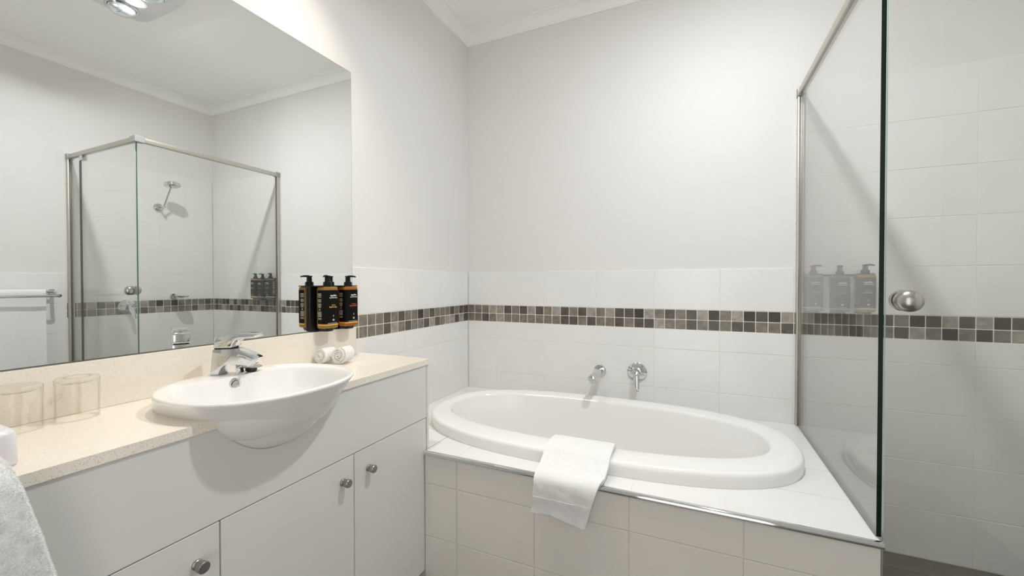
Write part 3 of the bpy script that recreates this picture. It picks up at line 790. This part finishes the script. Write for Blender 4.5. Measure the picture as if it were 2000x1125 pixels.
# double towel rail with a towel on its rear bar
tr = thing('towel_rail', 'chrome double towel rail on the right wall, seen in the mirror', 'towel rail', (XR, -1.35, 1.05))
y0, y1 = -1.72, -0.992
for yy_ in (y0, y1):
    MB().lathe([(0.0, 0.0), (0.018, 0.0), (0.018, 0.006), (0.0, 0.008)], (XR - 0.0005, yy_, 1.078), (-1, 0, 0), 24).build('rose', 'chrome', tr)
    MB().tube([(XR - 0.004, yy_, 1.078), (XR - 0.045, yy_, 1.078), (XR - 0.095, yy_, 1.062), (XR - 0.118, yy_, 1.052)], [0.010, 0.010, 0.009, 0.011], 16).build('arm', 'chrome', tr)
MB().tube([(XR - 0.115, y0, 1.052), (XR - 0.115, y1, 1.052)], 0.0075, 16).build('front_bar', 'chrome', tr)
MB().tube([(XR - 0.045, y0, 1.078), (XR - 0.045, y1, 1.078)], 0.0075, 16).build('rear_bar', 'chrome', tr)

# ------------------------------------------------------------------ cloth things
def sheet(path_fn, nu, nv, thick):
    """closed thick cloth from a mid-surface function p(u,v)->(point, normal)"""
    top = []; bot = []
    for i in range(nu + 1):
        for k in range(nv + 1):
            p, nn = path_fn(i / nu, k / nv)
            top.append(p + nn * thick / 2); bot.append(p - nn * thick / 2)
    N = (nu + 1) * (nv + 1); idx = lambda i, k: i * (nv + 1) + k
    fs = []
    for i in range(nu):
        for k in range(nv):
            a, b, c, d = idx(i, k), idx(i + 1, k), idx(i + 1, k + 1), idx(i, k + 1)
            fs.append((a, b, c, d)); fs.append((N + d, N + c, N + b, N + a))
    for i in range(nu):
        a, b = idx(i, 0), idx(i + 1, 0); fs.append((b, a, N + a, N + b))
        a, b = idx(i, nv), idx(i + 1, nv); fs.append((a, b, N + b, N + a))
    for k in range(nv):
        a, b = idx(0, k), idx(0, k + 1); fs.append((a, b, N + b, N + a))
        a, b = idx(nu, k), idx(nu, k + 1); fs.append((b, a, N + a, N + b))
    return MB().add(top + bot, fs)
def polyline(pts):
    pts = [Vector(p) for p in pts]
    L = [0]
    for a, b in zip(pts, pts[1:]): L.append(L[-1] + (b - a).length)
    def at(t):
        s = t * L[-1]
        for k in range(len(pts) - 1):
            if s <= L[k + 1] or k == len(pts) - 2:
                q = (s - L[k]) / max(1e-9, L[k + 1] - L[k])
                return pts[k].lerp(pts[k + 1], q)
    return at
def smooth_path(ctrl, n=60):
    """catmull-rom through 2D control points"""
    P = [Vector(c) for c in ctrl]; P = [P[0] * 2 - P[1]] + P + [P[-1] * 2 - P[-2]]
    out = []
    for k in range(1, len(P) - 2):
        for i in range(n // (len(P) - 3)):
            t = i / (n // (len(P) - 3))
            a, b, c, d = P[k - 1], P[k], P[k + 1], P[k + 2]
            out.append(0.5 * ((2 * b) + (c - a) * t + (2 * a - 5 * b + 4 * c - d) * t * t + (3 * b - a - 3 * c + d) * t ** 3))
    out.append(P[-2]); return out

# hand towel over the front rim of the bath
ht = thing('hand_towel', 'white hand towel draped over the front rim of the bathtub', 'towel', (0.91, -0.86, ZD))
cv = smooth_path([(-0.706, 0.500, 0), (-0.712, 0.538, 0), (-0.735, 0.553, 0), (-0.79, 0.556, 0), (-0.835, 0.549, 0), (-0.865, 0.530, 0), (-0.905, 0.510, 0), (-0.930, 0.503, 0), (-0.950, 0.485, 0), (-0.951, 0.44, 0), (-0.945, 0.40, 0), (-0.944, 0.366, 0)], 110)
cvf = polyline([(p.x, p.y, 0) for p in cv])
def ht_fn(u, v):
    p = cvf(v); q = cvf(min(1, v + 0.01)); o_ = cvf(max(0, v - 0.01)); d = (q - o_).normalized()
    nn = Vector((0, d.y, -d.x)); 
    xl = 0.806 - 0.004 * v - 0.012 * max(0, v - 0.75) / 0.25
    xr_ = 1.024 + 0.008 * math.sin(min(1, v / 0.72) * PI) - 0.050 * max(0, v - 0.62) / 0.38
    x = xl + (xr_ - xl) * u
    wav = 0.004 * math.sin(u * 7.0 + 0.6) * max(0, (v - 0.6) / 0.4)
    dz = 0.010 * math.sin(u * 4.2 + 0.3) * max(0, (v - 0.85) / 0.15)
    nz = noise.noise(Vector((x * 40, p.x * 40, p.y * 40))) * 0.0016
    P_ = Vector((x, p.x - abs(wav), p.y + dz)) + nn * nz
    return P_, nn if nn.z > -0.2 or True else nn
hm = sheet(lambda u, v: (lambda r: (r[0], -r[1] if r[1].y > 0.5 or r[1].z < -0.3 else r[1]))(ht_fn(u, v)), 36, 96, 0.013)
hm.build('cloth', 'terry', ht, smooth=70)
# woven hem band across the hanging end
hb = sheet(lambda u, v: (lambda r: (r[0] + Vector((0, -0.0072, 0.0)), Vector((0, -1, 0))))(ht_fn(0.01 + 0.98 * u, 0.845 + 0.028 * v)), 36, 3, 0.0012)
hb.build('hem_band', 'terry', ht, smooth=70)

# bath towel over the edge of the bench, close to the camera
bt = thing('bath_towel', 'thick fluffy white bath towel hanging over the bench edge in the near left corner', 'towel', (0.36, -2.15, 0.84))
cv2 = smooth_path([(0.10, 0.862, 0), (0.20, 0.870, 0), (0.30, 0.878, 0), (0.360, 0.878, 0), (0.394, 0.852, 0), (0.400, 0.79, 0), (0.396, 0.70, 0), (0.391, 0.60, 0), (0.388, 0.48, 0)], 80)
cf2 = polyline([(p.x, p.y, 0) for p in cv2])
def bt_fn(u, v):
    p = cf2(v); q = cf2(min(1, v + 0.01)); o_ = cf2(max(0, v - 0.01)); d = (q - o_).normalized()
    nn = Vector((-d.y, 0, d.x))
    zz = p.y
    if v < 0.30: yr = -2.085
    else:
        yr = -2.085 + (0.104 * min(1, (v - 0.30) / 0.10)) + 0.092 * max(0, (v - 0.40) / 0.60)
    yl = -2.36
    y = yl + (yr - yl) * u
    nz = noise.noise(Vector((p.x * 60, y * 60, p.y * 60))) * 0.003 + noise.noise(Vector((p.x * 14, y * 14, p.y * 14))) * 0.004
    edge = min(1.0, (1 - u) / 0.10); th = 0.034 * (0.35 + 0.65 * math.sqrt(max(0, 1 - (1 - edge) ** 2)))
    P_ = Vector((p.x, y, zz)) + nn * nz
    return P_, nn * (th / 0.034)
bm2 = sheet(bt_fn, 60, 110, 0.040)
cloth = bm2.build('cloth', 'terry', bt, smooth=80)
# terry pile: tiny loops, far past counting
rp = random.Random(11); pv = []; pf = []
for _ in range(60000):
    u = 1 - abs(rp.gauss(0, 0.26)); v = rp.uniform(0.24, 1.0)
    if u < 0.40: continue
    if rp.random() < 0.16: u = 1.0
    P_, nn = bt_fn(u, v)
    n0 = nn.normalized()
    if u == 1.0:
        base = P_ + nn * rp.uniform(-0.0200, 0.0200); n0 = (n0 * rp.uniform(-0.2, 0.6) + Vector((0, 1, 0))).normalized()
    else:
        base = P_ + nn * 0.0198
    dr = (n0 + Vector((rp.uniform(-.8, .8), rp.uniform(-.8, .8), rp.uniform(-.8, .8)))).normalized()
    sd1 = dr.cross(Vector((rp.uniform(-1, 1), 0.5, 0.8))).normalized() * 0.0008
    k = len(pv)
    pv += [base - n0 * 0.0006 + sd1, base - n0 * 0.0006 - sd1, base + dr * rp.uniform(0.0016, 0.0032)]
    pf.append((k, k + 1, k + 2))
pme = bpy.data.meshes.new('pile'); pme.from_pydata([p_ - origin(bt) for p_ in pv], [], pf); pme.materials.append(MATS['cotton_loop'])
po = link('pile', pme, bt); po['kind'] = 'stuff'

# towel on the rear bar of the rail
rt_ = thing('bath_towel', 'white bath towel hanging on the wall towel rail, seen in the mirror', 'towel', (XR - 0.045, -1.35, 1.078))
def rt_fn(u, v):
    # up the back, over the bar, down the front
    xc, zc, r = XR - 0.045, 1.078, 0.014
    Ls = 0.42; La = PI * r; Lf = 0.62; T = Ls + La + Lf; s = v * T
    y = -1.62 + (1.62 - 1.035) * u
    wob = 0.004 * math.sin(y * 22)
    if s < Ls: return Vector((xc + r, y, zc - Ls + s)), Vector((1, 0, 0))
    if s < Ls + La:
        a = (s - Ls) / r
        return Vector((xc + r * math.cos(a), y, zc + r * math.sin(a))), Vector((math.cos(a), 0, math.sin(a)))
    d = s - Ls - La
    return Vector((xc - r + wob * min(1, d / 0.2), y, zc - d)), Vector((-1, 0, 0))
sheet(rt_fn, 40, 80, 0.009).build('cloth', 'terry', rt_, smooth=70)

# rolled face cloths behind the basin
def roll(x, y, r, L, ang, label):
    t = thing('rolled_cloth', label, 'towel', (x, y, 0.84), 'rolled face cloths on the bench')
    ax_ = Vector((math.sin(ang), math.cos(ang), 0)); rt1 = Vector((math.cos(ang), -math.sin(ang), 0)); upv = Vector((0, 0, 1))
    c0 = Vector((x, y, 0.8403 + r + 0.0034))
    turns = 4.2; n_ = 170; r0 = 0.0015
    def fn(u, v):
        a = v * turns * 2 * PI; rr = r0 + (r - r0) * v
        dirv = rt1 * math.cos(a) + upv * math.sin(a)
        bulge = 0.003 * math.sin(v * 9 + x * 40)
        nz = noise.noise(Vector((u * 9, v * 40, x * 10))) * 0.0008
        return c0 + ax_ * (u * L + (bulge if u < 0.5 else -bulge) * 0.6 - (1 - v) * 0.007 * (1 if u < 0.5 else -1)) + dirv * (rr + nz), dirv
    sheet(fn, 14, n_, 0.0050).build('cloth', 'terry', t, smooth=70)
roll(0.0525, -1.150, 0.0270, 0.052, -0.06, 'left one of two white face cloths rolled up behind the basin')
roll(0.1170, -1.126, 0.0290, 0.055, -0.22, 'right one of two white face cloths rolled up behind the basin')

# ------------------------------------------------------------------ soap dispensers
def dispenser(x, y, z0, h, rotz, liquid, label, group, nozzle, ink, word, side_text=True):
    t = thing('soap_dispenser', label, 'dispenser', (x, y, z0), group)
    W2, D2 = 0.0325, 0.0250
    Rz = Matrix.Rotation(rotz, 3, 'Z')
    def loc(m_):
        m_.v = [Rz @ v + Vector((x, y, z0)) for v in m_.v]; return m_
    N_ = 4.5
    b = [sup(0, 0, W2 * 0.90, D2 * 0.88, N_, 0.0, 48), sup(0, 0, W2 * 0.98, D2 * 0.97, N_, 0.003, 48), sup(0, 0, W2, D2, N_, 0.008, 48), sup(0, 0, W2, D2, N_, h - 0.008, 48), sup(0, 0, W2 * 0.96, D2 * 0.95, N_, h - 0.002, 48), sup(0, 0, W2 * 0.85, D2 * 0.82, N_, h, 48), sup(0, 0, 0.0135, 0.0135, 2, h + 0.0005, 48)]
    loc(MB().loft(b)).build('bottle', liquid, t, smooth=40)
    za, zb_ = 0.017, h - 0.012
    # printed wrap, front and sides
    full = sup(0, 0, W2 + 0.0004, D2 + 0.0004, N_, 0, 96)
    strip = [v for v in full if v.y < D2 * 0.55]
    strip.sort(key=lambda v: math.atan2(v.x, -v.y))
    inner = [Vector((v.x * 0.99, v.y * 0.99, 0)) for v in strip]
    m_ = MB(); n_ = len(strip)
    m_.add([Vector((v.x, v.y, za)) for v in strip] + [Vector((v.x, v.y, zb_)) for v in strip], [(i, i + 1, n_ + i + 1, n_ + i) for i in range(n_ - 1)])
    lab = loc(m_).build('label', 'label_black', t, smooth=60)
    # pump
    m_ = MB().lathe([(0.0, 0.0), (0.0150, 0.0), (0.0150, 0.014), (0.0135, 0.0185), (0.0095, 0.020), (0.0090, 0.037), (0.0110, 0.038), (0.0110, 0.0415), (0.0, 0.042)], (0, 0, h - 0.0005), n=28)
    pump = loc(m_).build('pump', 'black_plastic', t, smooth=35)
    c, s_ = math.cos(nozzle), math.sin(nozzle)
    m_ = MB().tube([(0, 0, h + 0.0392), (0.016 * c, 0.016 * s_, h + 0.0400), (0.026 * c, 0.026 * s_, h + 0.0390), (0.031 * c, 0.031 * s_, h + 0.0370)], [0.0042, 0.0038, 0.003, 0.0024], 10)
    loc(m_).build('nozzle', 'black_plastic', pump)
    # print: front face looks along local -Y
    def put(fn_rot, pos, s, size, ink_, bold=0.0):
        M3 = Rz @ fn_rot
        p_ = Rz @ Vector(pos) + Vector((x, y, z0)) - origin(t)
        text(s, size, p_, M3, ink_, lab, bold=bold)
    front = Matrix.Rotation(PI / 2, 3, 'X')
    yf = -(D2 + 0.0006)
    put(front, (0.004, yf, h * 0.775), 'appelles', 0.0085, 'ink_white', 0.0002)
    put(front, (0.004, yf, h * 0.725), 'apothecary', 0.0078, 'ink_white', 0.00005)
    w1, w2_ = word
    put(front, (0.004, yf, h * 0.550), w1, 0.0058, ink)
    put(front, (0.002, yf, h * 0.500), w2_, 0.0078, ink, 0.0001)
    # small emblem dots and the fine line at the foot
    m_ = MB()
    def bar(cx_, cz_, w_, hh, face='f'):
        if face == 'f': m_.add([(cx_ - w_, yf, cz_ - hh), (cx_ + w_, yf, cz_ - hh), (cx_ + w_, yf, cz_ + hh), (cx_ - w_, yf, cz_ + hh)], [(0, 1, 2, 3)])
        else:
            xs2 = -(W2 + 0.0007)
            m_.add([(xs2, cx_ + w_, cz_ - hh), (xs2, cx_ - w_, cz_ - hh), (xs2, cx_ - w_, cz_ + hh), (xs2, cx_ + w_, cz_ + hh)], [(0, 1, 2, 3)])
    bar(0.004, h * 0.30, 0.0015, 0.003); bar(0.004, h * 0.20, 0.0040, 0.0034)
    bar(-0.001, h * 0.125, 0.021, 0.0007)
    # illegible small print on the side face
    zz = h * 0.83
    for ln, w_, hh in ((1, .0085, .0014), (1, .0085, .0014), (1, .0085, .0012), (0, 0, 0), (2, .007, .0008), (2, .0085, .0008), (2, .0085, .0008), (2, .007, .0008), (0, 0, 0), (2, .0075, .0008), (2, .009, .0008), (2, .008, .0008), (2, .007, .0008), (2, .006, .0008), (0, 0, 0), (2, .004, .0008), (2, .004, .0008), (0, 0, 0), (2, .009, .0008), (2, .009, .0008), (2, .009, .0008), (2, .009, .0008), (2, .009, .0008), (2, .009, .0008), (0, 0, 0), (2, .009, .0008), (2, .008, .0008)):
        if ln == 1: bar(0.002, zz, w_, hh, 's'); zz -= h * 0.037
        elif ln == 2: bar(0.002, zz, w_, hh, 's'); zz -= h * 0.0225
        else: zz -= h * 0.018
    spr = loc(m_).build('small_print', 'ink_grey', lab, smooth=0); spr['kind'] = 'stuff'
    # thin pale line printed low on the bottle
    ring_ = [v for v in sup(0, 0, W2 + 0.0005, D2 + 0.0005, N_, 0, 96) if v.y < D2 * 0.55]
    ring_.sort(key=lambda v: math.atan2(v.x, -v.y)); n_ = len(ring_)
    m_ = MB().add([Vector((v.x, v.y, 0.0115)) for v in ring_] + [Vector((v.x, v.y, 0.0150)) for v in ring_], [(i, i + 1, n_ + i + 1, n_ + i) for i in range(n_ - 1)])
    loc(m_).build('foot_line', ink if ink != 'ink_red' else 'ink_gold', t, smooth=60)
    return t
gv = 'soap bottles over the vanity'
dispenser(0.047, -1.110, 0.968, 0.152, PI / 2, 'soap_gold', 'amber pump bottle with black label and gold print, left one of the vanity pair', gv, -2.72, 'ink_gold', ('calming', 'liquid soap'))
dispenser(0.047, -1.012, 0.968, 0.152, PI / 2, 'soap_orange', 'orange pump bottle with black label and red print, right one of the vanity pair', gv, -1.15, 'ink_red', ('softening', 'body lotion'))
gs = 'soap bottles in the shower'
dispenser(1.755, -0.047, 1.012, 0.156, 0.0, 'soap_brown', 'dark pump bottle with brown foot in the shower, nearest the glass frame', gs, 0.0, 'ink_grey', ('calming', 'body wash'))
dispenser(1.848, -0.047, 1.009, 0.156, 0.0, 'soap_blue', 'dark pump bottle with blue foot, middle one of three in the shower', gs, -PI / 2, 'ink_blue', ('balancing', 'shampoo'))
dispenser(1.934, -0.047, 1.012, 0.156, 0.0, 'soap_gold', 'pump bottle with amber shoulder, last of three in the shower, by the pane edge', gs, 0.0, 'ink_grey', ('balancing', 'conditioner'))
hv = thing('bottle_bracket', 'black bracket holding two pump bottles in front of the mirror', 'bracket', (0.0, -1.06, 0.956))
bb = MB().box((0.0004, -1.155, 0.957), (0.012, -0.967, 1.122)); bb.build('back_plate', 'black_plastic', hv, bevel=0.002)
def collar(parent, cx_, cy2, z, r=0.0142, plate=None):
    # plate with a round hole for the neck
    n_ = 40
    inn = [Vector((cx_ + r * math.cos(2 * PI * i / n_), cy2 + r * math.sin(2 * PI * i / n_), 0)) for i in range(n_)]
    out = [Vector((cx_ + plate[0] * max(-1, min(1, 1.3 * math.cos(2 * PI * i / n_))), cy2 + plate[1] * max(-1, min(1, 1.3 * math.sin(2 * PI * i / n_))), 0)) for i in range(n_)]
    m_ = MB()
    rings = [[v + Vector((0, 0, z)) for v in inn], [v + Vector((0, 0, z)) for v in out], [v + Vector((0, 0, z + 0.0035)) for v in out], [v + Vector((0, 0, z + 0.0035)) for v in inn]]
    m_.loft(rings + [rings[0]], cap0=False, cap1=False)
    m_.build('neck_collar', 'black_plastic', parent, smooth=0)
for yb in (-1.110, -1.012):
    collar(hv, 0.036, yb, 1.1206, 0.0190, (0.025, 0.040))
    MB().loft([sup(0.036, yb, 0.026, 0.020, 3, 0.9565, 32), sup(0.038, yb, 0.030, 0.024, 3, 0.9672, 32)]).build('foot_pad', 'black_plastic', hv)
hs = thing('bottle_bracket', 'black bracket holding three pump bottles on the shower wall', 'bracket', (1.845, 0.0, 1.0))
MB().box((1.726, -0.010, 1.1625), (1.964, -0.0006, 1.170)).build('top_bar', 'black_plastic', hs, bevel=0.002)
for xb_ in (1.755, 1.848, 1.934):
    MB().box((xb_ - 0.024, -0.012, 1.001), (xb_ + 0.024, -0.0006, 1.1615)).build('back_plate', 'black_plastic', hs, bevel=0.002)
for xb_, zz in ((1.755, 1.012), (1.848, 1.009), (1.934, 1.012)):
    collar(hs, xb_, -0.040, zz + 0.1568, 0.0215, (0.029, 0.030))
    MB().loft([sup(xb_, -0.040, 0.020, 0.024, 3, zz - 0.008, 32), sup(xb_, -0.041, 0.022, 0.026, 3, zz - 0.0006, 32)]).build('foot_pad', 'black_plastic', hs)

# ------------------------------------------------------------------ tumblers and box on the bench
def tumbler(x, y, label):
    t = thing('glass_tumbler', label, 'glass', (x, y, 0.84), 'upturned tumblers on the bench')
    r, h, w = 0.0355, 0.090, 0.0018
    z0 = 0.8404
    prof = [(r - w, 0.0008), (r - w / 2, 0.0), (r, 0.0008), (r, h - 0.004), (r - 0.003, h - 0.0005), (r - 0.012, h), (0.0, h - 0.002)]
    inn = [(0.0, h - 0.014), (r - 0.010, h - 0.013), (r - w - 0.001, h - 0.009), (r - w, h - 0.02), (r - w, 0.0008)]
    m_ = MB(); n_ = 48
    allp = prof + inn
    rings = [[Vector((x + max(rr, 1e-5) * math.cos(2 * PI * i / n_), y + max(rr, 1e-5) * math.sin(2 * PI * i / n_), z0 + hh)) for i in range(n_)] for rr, hh in allp]
    m_.loft(rings, cap0=False, cap1=False)
    ob = m_.build('glass', 'tumbler_sheet', t, smooth=50)
    bm = bmesh.new(); bm.from_mesh(ob.data); bmesh.ops.remove_doubles(bm, verts=bm.verts, dist=2e-5); bmesh.ops.recalc_face_normals(bm, faces=bm.faces); bm.to_mesh(ob.data); bm.free()
tumbler(0.054, -1.788, 'upturned clear glass tumbler on the bench, the one nearer the basin')
tumbler(0.054, -1.876, 'upturned clear glass tumbler on the bench, the one cut by the left frame edge')
bxo = thing('storage_box', 'glossy white rounded box on the bench in the near left corner', 'box', (0.23, -2.0, 0.84))
def rbox(x0, x1, y0, y1, z0, z1, r=0.010, lid=True):
    cx_, cy2 = (x0 + x1) / 2, (y0 + y1) / 2; a, b = (x1 - x0) / 2, (y1 - y0) / 2
    rings = [sup(cx_, cy2, a - 0.002, b - 0.002, 9, z0, 64), sup(cx_, cy2, a, b, 9, z0 + 0.003, 64), sup(cx_, cy2, a - 0.001, b - 0.001, 9, z1 - r, 64)]
    for i in range(1, 6):
        t_ = i / 5 * PI / 2; e = r * (1 - math.cos(t_))
        rings.append(sup(cx_, cy2, a - 0.001 - e, b - 0.001 - e, 8, z1 - r + r * math.sin(t_), 64))
    return MB().loft(rings)
rbox(0.172, 0.292, -2.058, -1.938, 0.8404, 0.8995).build('body', 'white_lacquer', bxo, smooth=50)

# ------------------------------------------------------------------ ceiling lights
hx, hy = 1.412, -1.045
he = thing('ceiling_heater', 'white ceiling heater with a lit lens between two silver heat lamps, seen in the mirror', 'ceiling light', (hx, hy, ZC))
MB().loft([sup(hx, hy, .225, .150, 6, ZC - 0.0005, 64), sup(hx, hy, .225, .150, 6, ZC - 0.014, 64), sup(hx, hy, .212, .138, 6, ZC - 0.022, 64)]).build('fascia', 'fitting_white', he, smooth=40)
for sx2 in (-1, 1):
    bxx, byy = hx + sx2 * 0.135, hy + 0.012
    MB().lathe([(0.068, -0.0005), (0.070, -0.004), (0.066, -0.008), (0.060, -0.006), (0.060, -0.0005), (0.068, -0.0005)], (bxx, byy, ZC - 0.022), n=40).build('bezel', 'chrome', he, smooth=40)
    MB().lathe([(0.0, -0.0005), (0.058, -0.0005), (0.058, -0.010), (0.054, -0.022), (0.042, -0.032), (0.022, -0.038), (0.0, -0.040)], (bxx, byy, ZC - 0.022), n=40).build('heat_lamp', 'bulb_silver', he, smooth=40)
MB().lathe([(0.034, -0.0005), (0.048, -0.0005), (0.046, -0.012), (0.034, -0.014), (0.034, -0.0005)], (hx, hy + 0.012, ZC - 0.022), n=40).build('lens_ring', 'fitting_white', he, smooth=40)
MB().lathe([(0.0, -0.0005), (0.033, -0.0005), (0.033, -0.0135), (0.026, -0.0165), (0.0, -0.018)], (hx, hy + 0.012, ZC - 0.022), n=36).build('lens', 'lamp_glow', he)
dlx, dly = 0.30, -1.24
dl_ = thing('downlight', 'small round recessed downlight in the ceiling above the mirror', 'ceiling light', (dlx, dly, ZC))
rp_ = [(0.036, -0.0005), (0.052, -0.0005), (0.054, -0.003), (0.050, -0.007), (0.038, -0.008), (0.036, -0.0005)]
MB().lathe(rp_, (dlx, dly, ZC), n=32).build('ring', 'fitting_white', dl_)
MB().lathe([(0.0, 0.0), (0.0280, 0.0), (0.0280, -0.003), (0.0, -0.003)], (dlx, dly, ZC - 0.0008), n=32).build('lens', 'downlight_glow', dl_)
sl = bpy.data.lights.new('downlight_beam', 'SPOT')
sl.energy = DOWNLIGHT_WATTS; sl.color = (1.0, 0.88, 0.73); sl.spot_size = math.radians(84); sl.spot_blend = 1.0; sl.shadow_soft_size = 0.022
so_ = bpy.data.objects.new('downlight_beam', sl); C.objects.link(so_)
so_.location = (0, 0, -0.012); so_.parent = dl_
